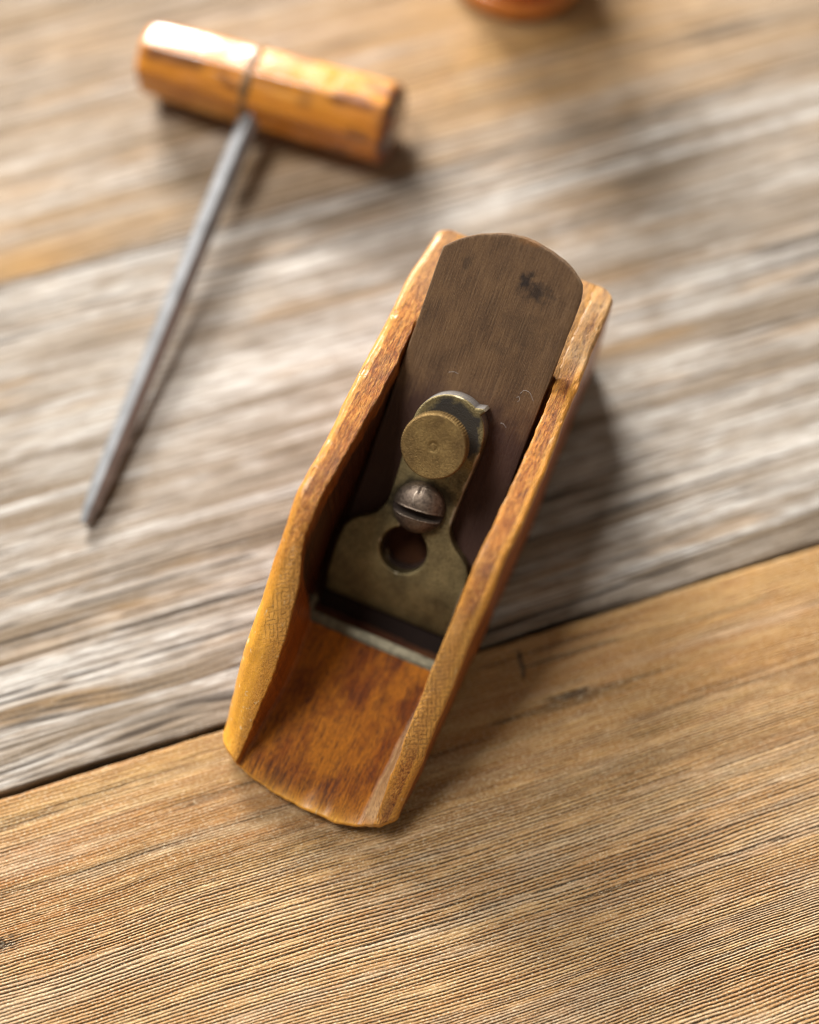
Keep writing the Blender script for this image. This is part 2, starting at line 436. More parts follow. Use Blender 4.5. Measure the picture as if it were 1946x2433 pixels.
    an_ = fbm(T / 45, u / 4, seed + 20, 4)
    if kind == 'top':
        amber = np.exp(-(((T - 85) / 80) ** 2 + ((W - 175) / 34) ** 2)) * sstep(-.8, .25, an_)
        amber = np.maximum(amber, np.exp(-((W - 143) / 7.) ** 2) * sstep(-20, -70, T) * sstep(-.7, .2, an_))
        amber = np.maximum(amber, .4 * sstep(-.1, .5, an_))
    elif kind == 'front':
        amber = np.exp(-((W + 3) / 8.) ** 2) * .9 * sstep(-.6, .3, an_)
        amber = np.maximum(amber, .75 * sstep(-62, -22, W) * sstep(-.9, .3, an_) * sstep(-110, -40, T))  # warm brown of the plane's shadow put into the plank colour
        amber = np.maximum(amber, np.exp(-(((T - 30) / 45) ** 2 + ((W + 22) / 18) ** 2)) * .75 * sstep(-.8, .2, an_))  # same painted shadow tone, beside the toe
    else:
        amber = .35 * sstep(.15, .6, an_)
    # eased arrises
    for d, gp in ((W - a, gap[0]), (b - W, gap[1])):
        er = 1.1 if gp > .1 else .35
        q = np.clip(1 - d / er, 0, 1)
        z = z - er * .8 * (1 - np.sqrt(np.clip(1 - q * q, 0, 1)))
    n, m = T.shape
    ed = .40 * fbm(T / 28, np.sign(W - (a + b) / 2) * 3.3, seed + 30, 4) + .12 * fbm(T / 2.5, 1.7, seed + 31, 2)
    wl = W + ed * np.exp(-np.minimum(W - a, b - W) / 2.0)
    if kind != 'front': wl = np.where(W > (a + b) / 2 if kind == 'middle' else W < (a + b) / 2, W, wl)
    if kind == 'middle':
        wl = wl + .6 * sstep(20, -90, T) * np.exp(-(W - a) / 3.0)
    co = np.stack([T, wl, z], -1)
    # sides: drop the two long edges down
    lo = co[:, :1].copy(); lo[..., 2] = -19; hi = co[:, -1:].copy(); hi[..., 2] = -19
    co = np.concatenate([lo, co, hi], 1)
    pad = lambda A: np.concatenate([A[:, :1], A, A[:, -1:]], 1)
    att = {'groove': pad(groove), 'streak': pad(streak), 'patch': pad(patch), 'amber': pad(amber)}
    # grid is (t, w): orient faces upward
    f = grid_faces(n, m + 2)[:, ::-1]
    f = f[:, ::-1] if np.cross(co[1, 2] - co[0, 2], co[0, 3] - co[0, 2])[2] > 0 and False else f
    me = np_mesh(name, co.reshape(-1, 3), grid_faces(n, m + 2)[:, [0, 3, 2, 1]], mat, att)
    o = link(name, me, table)
    o['label'] = label
    return o

plank('plank', -280, -140, M_FRONT, 'front', 1, 1, None, 51, 'brown plank nearest the viewer')
plank('plank', -140, 0, M_FRONT, 'front', .085, .45, (-122, -.2), 11, 'brown plank with fine dark grain lines', (.8, .45))
plank('plank', 0, 140, M_MID, 'middle', .28, .7, (.2, 139.8), 23, 'silvery grey weathered plank', (.45, .02))
plank('plank', 140, 280, M_TOP, 'top', .33, .8, (140.2, 279), 37, 'tan weathered plank at the back', (.02, .8))
plank('plank', 280, 420, M_MID, 'middle', 1, 1, None, 61, 'grey plank furthest back')
rs_ = np.random.RandomState(12)
VV, FF = [], []
for i in range(150):
    if i < 90: tx0, wy0 = rs_.normal(40, 22), rs_.normal(-88, 12)
    else: tx0, wy0 = rs_.uniform(-110, 70), rs_.uniform(-112, -50)
    ln_ = rs_.uniform(.6, 2.2); a0 = rs_.normal(.3, .8); cu = rs_.normal(0, 1.2)
    q = np.linspace(0, 1, 7)
    an_ = a0 + cu * q
    px = tx0 + np.cumsum(np.cos(an_)) * ln_ / 7; py = wy0 + np.cumsum(np.sin(an_)) * ln_ / 7
    pz = .02 + .45 * np.sin(q * math.pi * rs_.uniform(.5, 1)) * rs_.uniform(.4, 1)
    r_ = .035 * (1 - .6 * q)
    b0 = len(VV) * 21
    ring = np.array([(math.cos(t_), math.sin(t_)) for t_ in (0, 2.1, 4.2)])
    V_ = np.stack([np.stack([px, py + r_ * c_[0], pz + r_ * c_[1]], -1) for c_ in ring], 1)
    VV.append(V_.reshape(-1, 3)); FF.append(grid_faces(7, 3, b0, True))
me = np_mesh('splinters', np.concatenate(VV), np.concatenate(FF), mat_simple('torn_wood_fibre', (.62, .42, .15), .8, 0, .3, .5), None, True)
so = link('splinters', me, table); so['kind'] = 'stuff'
bm = bmesh.new()
bmesh.ops.create_cube(bm, size=1, matrix=Matrix.Translation((0, 70, -25)) @ Matrix.Diagonal((860, 720, 8, 1)))
bm_obj('base_sheet', bm, M_UNDER, table)  # dark base sheet set below the gaps between planks

# ------------------------------------------------------------------ the plane: body
PSI = -0.40758
YM, BE = 46.73, 0.61337
TB = math.tan(BE)
plane = empty('hand_plane', (-26.35, 47.57, 0), PSI)       # local y runs from toe to heel
tag(plane, 'small orange wooden hand plane with a dark round-topped iron and brass thumbscrew', 'hand plane')

def smooth_interp(y, xs, zs, sig=2.2):
    d = np.linspace(-3 * sig, 3 * sig, 25); k = np.exp(-(d / sig) ** 2 / 2); k /= k.sum()
    return sum(ki * np.interp(y + di, xs, zs) for di, ki in zip(d, k))

L = 141.0
ys = np.concatenate([np.arange(0, 3, .2), np.arange(3, L - 3, .35), np.arange(L - 3, L + .01, .2)])
ny = len(ys)
WX = [0, 21.4, 42.9, 52, 57.5, 64.3, 71, 85.7, 107.1, 128.6, 150]
WZ = [5.6, 22.0, 37.6, 43.0, 45.2, 47.1, 46.9, 45.4, 42.8, 41.0, 38.7]
wtop = smooth_interp(ys, WX, WZ, 4.6)
wtop_l = wtop + .35 * fbm(ys / 9, 0.3, 71, 3); wtop_r = wtop + .35 * fbm(ys / 9, 5.3, 72, 3)
xol = smooth_interp(ys, [0, 9, 22, 34, 54, 61, 70, 91, 115, 124, 135, 141], [-24.6, -25.3, -25.9, -25.5, -25.6, -26.0, -24.9, -25.2, -25.1, -25.5, -24.3, -24]) + .16 * fbm(ys / 4, 1.1, 73, 3)
xor_ = smooth_interp(ys, [0, 4, 16, 24, 33, 43, 54, 62, 73, 91, 106, 120, 135, 141], [23.6, 23.8, 24.4, 24.3, 24.8, 24.8, 25.4, 25.1, 25.7, 25.7, 24.9, 24.5, 24.2, 24.2]) + .16 * fbm(ys / 4, 2.1, 74, 3)
xil = smooth_interp(ys, [0, 2, 16, 30, 42, 46, 49, 52, 64, 75, 87, 100, 115, 141], [-18.3, -18.1, -16.9, -16.4, -17.6, -18.4, -20.2, -20.3, -19.7, -19.0, -18.1, -17.9, -18.6, -18.6], 1.4)
xil = xil + .28 * fbm(ys / 5, 3.1, 75, 3) * sstep(6, 20, ys) + .22 * fbm(ys / 1.3, 3.7, 76, 3)
xir = smooth_interp(ys, [0, 19, 35, 44, 57, 76, 103, 113, 141], [18.8, 18.6, 18.7, 18.9, 18.9, 19.7, 19.7, 18.7, 18.6], 1.6)
xir = xir + .22 * fbm(ys / 5, 4.1, 77, 3) + .15 * fbm(ys / 1.5, 4.7, 78, 2)
# floor of the throat: toe ramp, the mouth slot, then the bed under the iron
zf = np.interp(ys, [0, 6, 44.2], [4.7, 4.9, 5.0])
bed = (ys - YM) * TB - 3.35 / math.cos(BE)
slot = (ys > 43.8)
zf = np.where(slot, np.maximum(bed, .4), zf)
zfl = np.minimum(zf, wtop_l - .02); zfr = np.minimum(zf, wtop_r - .02)
zbot = 2.2 * np.clip(1 - ys / 15, 0, 1) ** 2 + .8 * np.clip((ys - L + 5) / 5, 0, 1) ** 2

ring_x, ring_z, a_top, a_floor, a_in = [], [], [], [], []
def add(x, z, top=0., fl=0., inn=0.):
    ring_x.append(np.broadcast_to(x, ys.shape)); ring_z.append(np.broadcast_to(z, ys.shape))
    a_top.append(np.broadcast_to(float(top) if np.isscalar(top) else top, ys.shape)); a_floor.append(np.full(ys.shape, fl)); a_in.append(np.full(ys.shape, inn))

NB, NWALL, NTOP, NIN, NFL = 9, 16, 12, 14, 34
def wall_side(sgn, xo, xi, wt, zfloor):
    # returns the points from the bottom outside corner over the wall to the floor corner
    P = []
    rmax = 1.35 + (2.3 * sstep(66, 36, ys) if sgn < 0 else 0)
    rr = np.minimum(rmax, np.maximum(.25, (wt - zbot) * .45)); ri = np.minimum(.4, np.maximum(.02, (wt - zfloor) * .45))
    zb = zbot
    P.append((xo - sgn * 1.2, zb, 0, 0, 0)); P.append((xo - sgn * .35, zb + .35, 0, 0, 0))
    for q in np.linspace(0, 1, NWALL):
        P.append((xo, zb + 1.2 * np.minimum(1, (wt - zb) * .2) + (wt - rr - zb - 1.2 * np.minimum(1, (wt - zb) * .2)) * q, 0, 0, 0))
    for a in np.linspace(0, math.pi / 2, 10)[1:]:
        P.append((xo - sgn * rr * (1 - math.cos(a)), wt - rr * (1 - math.sin(a)), a / (math.pi / 2) * .8, 0, 0))
    x1 = xo - sgn * rr; x2 = xi + sgn * ri
    for q in np.linspace(0, 1, NTOP)[1:]:
        P.append((x1 + (x2 - x1) * q, wt + .25 * math.sin(q * math.pi), 1, 0, 0))
    for a in np.linspace(0, math.pi / 2, 4)[1:]:
        P.append((xi + sgn * ri * (1 - math.sin(a)), wt - ri * (1 - math.cos(a)), 1 - .6 * a / (math.pi / 2), 0, .3))
    if sgn > 0: xb = xi - 3.0 * np.clip(1 - ys / 42, 0, 1) ** .8
    else: xb = xi + .6
    xb = np.where(ys > 44, xi, xb)
    for q in np.linspace(0, 1, NIN)[1:]:
        P.append((xi + (xb - xi) * q, (wt - ri) + (zfloor - wt + ri) * q, .0, 0, 1))
    return P, xb
PL, xbl = wall_side(-1, xol, xil, wtop_l, zfl)
PR, xbr = wall_side(1, xor_, xir, wtop_r, zfr)
for p in PL: add(*p)
for q in np.linspace(0, 1, NFL)[1:-1]:
    add(xbl + (xbr - xbl) * q, zfl + (zfr - zfl) * q - np.where(ys < 44, .7 * math.sin(q * math.pi), 0), 0, 1)
for p in PR[::-1]: add(*p)
xr_, xl_ = PR[0][0], PL[0][0]
for q in np.linspace(0, 1, NB)[1:-1]: add(xr_ + (xl_ - xr_) * q, zbot)
X = np.array(ring_x).T; Z = np.array(ring_z).T; nr = X.shape[1]
A_top = np.array(a_top).T; A_floor = np.array(a_floor).T; A_in = np.array(a_in).T
# where the floor has risen to the wall tops the whole width is top surface
full = (bed > wtop - .5)[:, None]
Y = np.repeat(ys[:, None], nr, 1)
# bowed toe with rounded corners, eased heel corners
bx = np.array([-26.5, -25, -23.4, -21, -18.4, -12.3, -5, 2, 9.1, 14.4, 20.1, 23.1, 24.3, 26])
by = np.array([11, 7.6, 4.6, 2.8, 1.5, -.3, -1.4, -1.9, -1.9, -1.0, 1.6, 4.2, 6.2, 10])
bul = np.interp(X, bx, by)
Y = Y + bul * np.clip(1 - Y / 34, 0, 1) ** 1.7
hb = -3.6 * np.clip((np.abs(X) - 20.0) / 5, 0, 1) ** 2.2
Y = Y + hb * np.clip(1 - (L - Y) / 14, 0, 1) ** 1.5
# knocks, fuzz and ragged toe edge
chew = .32 * fbm(X / 1.7, 3.3, 80, 3) * np.exp(-np.clip(ys, 0, None) / 2.0)[:, None]
Y = Y + chew
up = A_top + A_floor * .6
Z = Z + up * (.16 * fbm(Y / 3.0, X / 1.2, 81, 3)) + A_floor * .25 * fbm(Y / 9, X / 4, 82, 2)
Z = Z - (A_top > .5) * .3 * sstep(.45, .75, fbm(Y / 4.5, X / 3, 83, 2))
X = X + (1 - up.clip(0, 1)) * .14 * fbm(Y / 6, Z / 3.0, 84, 3)
Z = Z + np.where(A_floor > 0, .0, 0)
att_top = np.where(full & ((A_floor > 0) | (A_in > 0)), 1, A_top)
att_floor = np.where(full, 0, A_floor)
left = X < 0
gold = np.exp(-np.clip(Y + 1.5, 0, None) / 2.2) * .9                           # toe edge rubbed bare
rim = ((A_top > .05) & left) * sstep(62, 30, Y)                                # left rim rubbed bare, gold also stands in for light
gold = np.maximum(gold, rim * (.6 + .4 * sstep(-18.5, -21.0, X)))
outer = (np.abs(X) > np.abs(np.where(left, xol[:, None], xor_[:, None])) - 1.9) & (Z > wtop[:, None] - np.where(left & (Y < 60), 7, 2.2))
gold = np.maximum(gold, outer * .55)
gold = np.maximum(gold, ((A_top > .3) & ~left) * sstep(21.5, 18.7, np.abs(X)) * .5)  # right inner edge: light catching it painted as gold
hl = sstep(26, 32, Y) * sstep(51, 45, Y) * left * (A_top > .35) * sstep(-23.2, -21.6, X) * .7
hr = sstep(15, 22, Y) * sstep(52, 45, Y) * (~left) * (A_top > .35)
pale = ((A_in > .9) & ~left) * sstep(36, 25, Y) * sstep(-1, 3, Y) * .75
pale = np.maximum(pale, ((A_top > .3) | (A_floor > 0)) * (X > 8) * sstep(112, 120, Y) * (.5 + .3 * fbm(Y / 3, X / 2, 88, 3)))
pale = np.maximum(pale, ((A_top > .3) | (A_floor > 0)) * (X < -8) * sstep(112, 126, Y) * .3)  # whitish sheen on the left heel painted as a pale tint
co = np.stack([X, Y, Z], -1).reshape(-1, 3)
nv = len(co)
G3 = co.reshape(ny, nr, 3)
def closing(ring, sgn, mid):
    out = []
    for k, d in ((.82, .18), (.5, .32), (.15, .38), (0, .38)):
        r_ = ring.copy(); r_[:, 2] = mid + (ring[:, 2] - mid) * k; r_[:, 1] += sgn * d; out.append(r_)
    return out
pre = closing(G3[0], -1, 3.4)[::-1]; post = closing(G3[-1], 1, 20.)
G3 = np.concatenate([np.array(pre), G3, np.array(post)])
ex = lambda A: np.concatenate([np.repeat(A[:1], 4, 0), A, np.repeat(A[-1:], 4, 0)])
bed_shade_mask = ((A_floor > 0) | (A_in > .9)) * sstep(44, 46, Y) * sstep(-.3, -1.2, Z - np.minimum(wtop_l, wtop_r)[:, None] + 6 * (A_in > .9))  # mask of the painted throat shade
goldx = ex(gold); goldx[:4] = .9
att = {'top': ex(att_top), 'floor': ex(att_floor), 'gold': goldx, 'hatch': ex(np.maximum(hl, hr * .9)), 'pale': ex(pale), 'bed': ex(bed_shade_mask)}
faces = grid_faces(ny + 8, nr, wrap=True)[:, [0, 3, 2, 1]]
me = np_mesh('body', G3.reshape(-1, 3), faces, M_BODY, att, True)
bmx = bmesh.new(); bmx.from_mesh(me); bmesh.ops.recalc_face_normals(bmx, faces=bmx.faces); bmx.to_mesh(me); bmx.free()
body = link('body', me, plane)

# ------------------------------------------------------------------ iron, lever cap, screws (built in the frame of the sloping bed)
bed_loc = Vector((0, YM, 0)) * S
def on_bed(o):
    o.location = bed_loc; o.rotation_euler = (BE, 0, 0); return o

def plate(name, outer, holes, z0, z1, mat, parent, bev=.3, seg=2, post=None):
    bm = bmesh.new()
    es = []
    for loop in [outer] + holes:
        vs = [bm.verts.new((x, y, z1)) for x, y in loop]
        for i in range(len(vs)): es.append(bm.edges.new((vs[i], vs[(i + 1) % len(vs)])))
    bmesh.ops.triangle_fill(bm, edges=es, use_beauty=True, use_dissolve=False)
    r = bmesh.ops.extrude_face_region(bm, geom=bm.faces[:])
    for v in r['geom']:
        if isinstance(v, bmesh.types.BMVert): v.co.z = z0
    bmesh.ops.recalc_face_normals(bm, faces=bm.faces)
    sharp = [e for e in bm.edges if len(e.link_faces) == 2 and e.calc_face_angle(0) > math.radians(60)
             and abs(e.verts[0].co.z - e.verts[1].co.z) < 1e-5]
    bmesh.ops.bevel(bm, geom=sharp, offset=bev, segments=seg, affect='EDGES', profile=.5)
    if post: post(bm)
    return bm_obj(name, bm, mat, parent, 40)

def cut_grid(bm, step, x0, x1, y0, y1):
    for no, a, b in (((0, 1, 0), y0, y1), ((1, 0, 0), x0, x1)):
        for q in np.arange(a, b, step) + .0137:
            bmesh.ops.bisect_plane(bm, geom=bm.verts[:] + bm.edges[:] + bm.faces[:], plane_co=(no[0] * q, no[1] * q, 0), plane_no=no, dist=1e-3)
    bmesh.ops.remove_doubles(bm, verts=bm.verts[:], dist=.06)
    bmesh.ops.dissolve_degenerate(bm, dist=.02, edges=bm.edges[:])

def arc(cx, cy, r, a0, a1, n):
    return [(cx + r * math.cos(math.radians(a)), cy + r * math.sin(math.radians(a))) for a in np.linspace(a0, a1, n)]

rs = np.random.RandomState(3)
top_pts = [(18.0, 97.4), (17.6, 99.6), (16.9, 101.5), (12.7, 104.6), (6.0, 106.5), (-.2, 107.0), (-5.3, 106.0), (-11.1, 103.6), (-15.0, 100.8), (-17.4, 98.2)]
tx = np.array(top_pts); q = np.linspace(0, len(tx) - 1, 60)
from_x = np.interp(q, np.arange(len(tx)), tx[:, 0]); from_y = np.interp(q, np.arange(len(tx)), tx[:, 1])
for _ in range(5):
    from_x[2:-2] = (from_x[1:-3] + from_x[2:-2] + from_x[3:-1]) / 3; from_y[2:-2] = (from_y[1:-3] + from_y[2:-2] + from_y[3:-1]) / 3
from_y = from_y + rs.uniform(-.09, .09, 60)
iron = [(-17.5, -1.0), (17.8, -1.0)] + [(18.0 + rs.uniform(-.06, .06), s) for s in np.linspace(8, 94, 30)] + list(zip(from_x, from_y)) + [(-17.5 + rs.uniform(-.06, .06), s) for s in np.linspace(95, 8, 30)]
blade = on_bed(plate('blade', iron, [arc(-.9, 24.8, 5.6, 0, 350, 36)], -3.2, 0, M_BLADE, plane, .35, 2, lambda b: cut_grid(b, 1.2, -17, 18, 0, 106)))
blade['label'] = 'dark brown patinated plane iron with rounded top and sooty smudge'

# lever cap: rounded head, narrow neck, flared foot with a keyhole
half = [(15.9, 6.0), (16.6, 6.5), (17.0, 13), (17.0, 22), (16.6, 25.0), (15.4, 27.0)]
notch = [(13.6, 28.6), (11.6, 29.9), (10.0, 31.4), (8.8, 33.2), (8.25, 35.5), (8.2, 38), (8.35, 44), (8.75, 51)]
right = half + notch + [(9.0, 55.5)]
head = arc(-.3, 58.0, 9.0, 5, 172, 34)
capo = right + [(x + (1.3 if i in (9, 10) else 0), y + (.9 if i in (9, 10) else 0)) for i, (x, y) in enumerate(head)] + [(-x - .6, y) for x, y in right[::-1]]
hole = arc(-.9, 24.8, 6.1, 118, 422, 40) + [(2.0, 33), (2.0, 40), (1.0, 41.5), (-2.6, 41.5), (-3.8, 40), (-3.8, 33)]
def droop(bm):
    cut_grid(bm, 1.0, -16, 17, 20, 66)
    for q in np.arange(7.5, 19.5, 1.0):
        bmesh.ops.bisect_plane(bm, geom=bm.verts[:] + bm.edges[:] + bm.faces[:], plane_co=(0, q, 0), plane_no=(0, 1, 0), dist=1e-5)
    for v in bm.verts:
        if v.co.y > 49 and v.co.z > 2: v.co.z += 2.0 * float(sstep(49.5, 54.5, v.co.y))
        if v.co.y < 19.5: v.co.z -= 3.4 * ((19.5 - v.co.y) / 13.5) ** 2 * (v.co.z > 1)
cap = on_bed(plate('lever_cap', capo, [hole], .25, 4.4, M_CAP, plane, .45, 3, droop))

def lathe_knurl(name, cx, cy, prof, mat, parent, teeth=0, tooth=0, nseg=240):
    # prof: list of (radius, height, knurl amount)
    a = np.linspace(0, 2 * math.pi, nseg, endpoint=False)
    V = []
    for r, h, kn in prof:
        rr = r - kn * tooth * (.5 + .5 * np.sign(np.cos(a * teeth)) * np.abs(np.cos(a * teeth)) ** .6) if teeth else np.full(nseg, r)
        V.append(np.stack([cx + rr * np.cos(a), cy + rr * np.sin(a), np.full(nseg, h)], -1))
    V = np.array(V)
    n = len(prof)
    me = np_mesh(name, V.reshape(-1, 3), grid_faces(n, nseg, wrap=True), mat, None, True,
                 extra=[list(range(nseg))[::-1], list(range((n - 1) * nseg, n * nseg))])
    bmx = bmesh.new(); bmx.from_mesh(me); bmesh.ops.recalc_face_normals(bmx, faces=bmx.faces)
    for e in bmx.edges:
        if len(e.link_faces) == 2 and e.calc_face_angle(0) > math.radians(38): e.smooth = False
    bmx.to_mesh(me); bmx.free()
    return link(name, me, parent)

ts = lathe_knurl('thumbscrew', -1.0, 55.6,
    [(3.2, .5, 0), (3.2, 8.0, 0), (4.2, 8.3, 0), (4.2, 11.4, 0), (7.3, 11.7, 0), (7.9, 12.0, .3), (8.1, 12.4, 1), (8.1, 15.5, 1), (7.95, 15.95, .4), (7.65, 16.2, 0),
     (6.5, 16.22, 0), (5.5, 16.22, 0), (4.5, 16.2, 0), (3.5, 16.2, 0), (2.5, 16.2, 0), (1.8, 16.2, 0), (1.25, 16.2, 0), (1.05, 16.05, 0), (.8, 16.05, 0), (.6, 16.25, 0)], M_KNOB, cap, 74, .27, 592)
ts['label'] = 'knurled round brass thumbscrew'

# domed slotted screw as a dense height field
nr_, na_ = 110, 200
R0, HD = 6.6, 4.2
rad = np.linspace(1e-3, 1, nr_) ** .85
aa = np.linspace(0, 2 * math.pi, na_, endpoint=False)
RR, AA = np.meshgrid(rad * R0, aa, indexing='ij')
sx, sy = RR * np.cos(AA), RR * np.sin(AA)
dome = HD * np.sqrt(np.clip(1 - (RR / R0) ** 2.2, 0, 1))
sl = math.radians(4)
dd = np.abs(-sx * math.sin(sl) + sy * math.cos(sl) + 1.0) + .08 * fbm(sx / 1.5, sy / 1.5, 5, 2)
carve = 1 - sstep(.86, 1.02, dd)
lip = np.exp(-((dd - 1.2) / .2) ** 2) * .14
zz = np.where(dome > HD - 3.0, dome - carve * np.clip(dome - (HD - 3.0), 0, None) + lip, dome)
zz = zz - .35 * np.exp(-(((sx + .6) / .5) ** 2 + ((sy - 5.0) / .9) ** 2))
Vd = np.stack([sx - .7, sy + 36.9, zz + 4.6], -1)
skirt = Vd[-1:].copy(); skirt[..., 2] = 3.6
Vd = np.concatenate([Vd, skirt], 0)
slot_a = np.concatenate([carve, carve[-1:]], 0)
me = np_mesh('screw', Vd.reshape(-1, 3), grid_faces(nr_ + 1, na_, wrap=True), M_SCREW, {'slot': slot_a}, True, extra=[list(range(na_))])
bmx = bmesh.new(); bmx.from_mesh(me); bmesh.ops.recalc_face_normals(bmx, faces=bmx.faces); bmx.to_mesh(me); bmx.free()
scr = link('screw', me, cap)
scr['label'] = 'domed slotted screw'

# metal strip along the front lip of the mouth, turned up at its left end
bm = bmesh.new()
def box(bm, x0, x1, y0, y1, z0, z1, rz=0, piv=(0, 0, 0)):
    m = Matrix.Translation(piv) @ Matrix.Rotation(rz, 4, 'Z') @ Matrix.Translation(-Vector(piv))
    m = m @ Matrix.Translation(((x0 + x1) / 2, (y0 + y1) / 2, (z0 + z1) / 2)) @ Matrix.Diagonal((x1 - x0, y1 - y0, z1 - z0, 1))
    return bmesh.ops.create_cube(bm, size=1, matrix=m)
box(bm, -18.3, 18.6, 41.6, 44.4, .6, 5.6)
bmesh.ops.bevel(bm, geom=bm.edges[:], offset=.5, segments=3, affect='EDGES')
g = box(bm, -19.2, -17.2, 41.9, 48.4, 4.2, 7.6)
bmesh.ops.bevel(bm, geom=list({e for v in g['verts'] for e in v.link_edges}), offset=.8, segments=3, affect='EDGES')
bm_obj('mouth_plate', bm, M_MOUTH, plane)

# ------------------------------------------------------------------ lint on the iron
def fibre(pts, r=.022):
    P3 = np.array(pts, float)
    q = np.linspace(0, len(P3) - 1, 28)
    P3 = np.stack([smooth_interp(q, np.arange(len(P3)), P3[:, i], .25) for i in range(3)], -1)
    n = 6; a = np.linspace(0, 2 * math.pi, n, endpoint=False)
    tg = np.gradient(P3, axis=0); tg /= np.linalg.norm(tg, axis=1)[:, None] + 1e-9
    u = np.cross(tg, [0.1, 0.2, 1.0]); u /= np.linalg.norm(u, axis=1)[:, None] + 1e-9
    v = np.cross(tg, u)
    V = P3[:, None] + r * (np.cos(a)[None, :, None] * u[:, None] + np.sin(a)[None, :, None] * v[:, None])
    return np_mesh('lint_fibre', V.reshape(-1, 3), grid_faces(len(P3), n, wrap=True), M_LINT, None, True)
cp, sp_ = math.cos(PSI), math.sin(PSI)
def bed_to_world(x, s, o):
    yb = YM + s * math.cos(BE) - o * math.sin(BE); zb = s * math.sin(BE) + o * math.cos(BE)
    return (cp * x - sp_ * yb - 26.35, sp_ * x + cp * yb + 47.57, zb)
lint = [
    ([(12.2, 71.5, .1), (13.0, 73.2, .5), (14.6, 73.0, .4), (16.2, 71.0, .1)], 'curled white lint fibre on the iron near the right wall, longest'),
    ([(11.8, 70.4, .08), (12.4, 71.2, .4), (12.9, 70.2, .3), (12.3, 69.6, .08)], 'tiny looped white lint fibre beside the longest one on the iron'),
    ([(10.2, 63.2, .08), (11.2, 63.4, .3), (12.2, 62.6, .1)], 'short white lint fibre right of the brass thumbscrew'),
    ([(-6.0, 70.2, .08), (-4.6, 71.0, .25), (-3.4, 70.8, .1)], 'short white lint fibre above the rounded lever cap end'),
]
for pts, lab in lint:
    W3 = np.array([bed_to_world(*p) for p in pts]); c0 = W3.mean(0)
    o = link('lint_fibre', fibre(W3 - c0)); o.location = Vector(c0) * S
    tag(o, lab, 'fibre', 'lint fibres on the plane iron')

# ------------------------------------------------------------------ T-handled awl
A0 = np.array([-76.0, 258.6]); A1 = np.array([-3.2, 235.2])
ha = math.atan2(A1[1] - A0[1], A1[0] - A0[0]); HL = np.linalg.norm(A1 - A0)
awl = empty('awl', (A0[0], A0[1], 0), ha)
tag(awl, 'T-handled awl with honey coloured wooden handle and tapered grey steel shaft', 'awl')
n, m = 90, 96
ss = np.concatenate([[0, 0, .15, .45, .9, 1.5], np.linspace(2.5, HL - 4, n - 16), [HL - 3.2, HL - 2.6, HL - 2, HL - 1.5, HL - 1.1, HL - .8, HL - .5, HL - .15, HL, HL]])
rb = np.interp(ss, [0, 15, 32, 45, HL], [10.3, 10.9, 11.3, 11.5, 11.9])
ease = np.interp(ss, [0, .15, .45, .9, 1.5, 2.5, 4], [3.4, 2.4, 1.5, .85, .4, .12, 0])
ease2 = np.interp(HL - ss, [0, .15, .5, 1.1, 2.0, 3.2], [4.6, 3.4, 2.1, 1.0, .3, 0])
th = np.linspace(0, 2 * math.pi, m, endpoint=False)
oct_ = math.cos(math.pi / 8) / np.cos((th + .55) % (math.pi / 4) - math.pi / 8)
fac = (.15 + .85 * oct_ * 1.03)[None] + .012 * fbm(ss[:, None] / 14, np.cos(th)[None] * 2 + np.sin(th)[None] * 3, 91, 2)
Rr = (rb - ease - ease2)[:, None] * fac
Rr[0] = .01; Rr[-1] = .01
zc = 11.7
HV = np.stack([np.repeat(ss[:, None], m, 1), Rr * np.cos(th)[None], zc + Rr * np.sin(th)[None]], -1)
eg = np.zeros_like(Rr); eg[-8:] = 1; eg[-9] = .8; eg[-10] = .3; eg[:2] = .4
def stain(s0, s1, a0, a1, amt):
    q = sstep(s0 - 1.5, s0 + 1, ss)[:, None] * sstep(s1 + 1.5, s1 - 1, ss)[:, None]
    a_ = (np.degrees(th) + 180) % 360 - 180
    return amt * q * (sstep(a0 - 6, a0 + 6, a_) * sstep(a1 + 6, a1 - 6, a_))[None]
for st in ((4, 20, 105, 121, .85), (49, 53, 100, 135, .4), (65, 71, 142, 158, .6), (45, 48, 178, 195, .4), (36, 47, 104, 122, .3)):
    eg = np.maximum(eg, stain(*st))
me = np_mesh('handle', HV.reshape(-1, 3), grid_faces(len(ss), m, wrap=True), M_HANDLE, {'endgrain': eg}, True)
bmx = bmesh.new(); bmx.from_mesh(me); bmesh.ops.recalc_face_normals(bmx, faces=bmx.faces); bmx.to_mesh(me); bmx.free()
handle = link('handle', me, awl)
# narrow band round the middle, where the shaft goes in
bs = HL * .44
prof = [(bs - 1.5, 10.9), (bs - 1.1, 11.4), (bs - .5, 11.55), (bs + .5, 11.55), (bs + 1.1, 11.45), (bs + 1.5, 10.9)]
BV = np.array([[(s, r * math.cos(a), zc + r * math.sin(a)) for a in th] for s, r in prof])
me = np_mesh('band', BV.reshape(-1, 3), grid_faces(len(prof), m, wrap=True), M_RING, None, True)
link('band', me, handle)
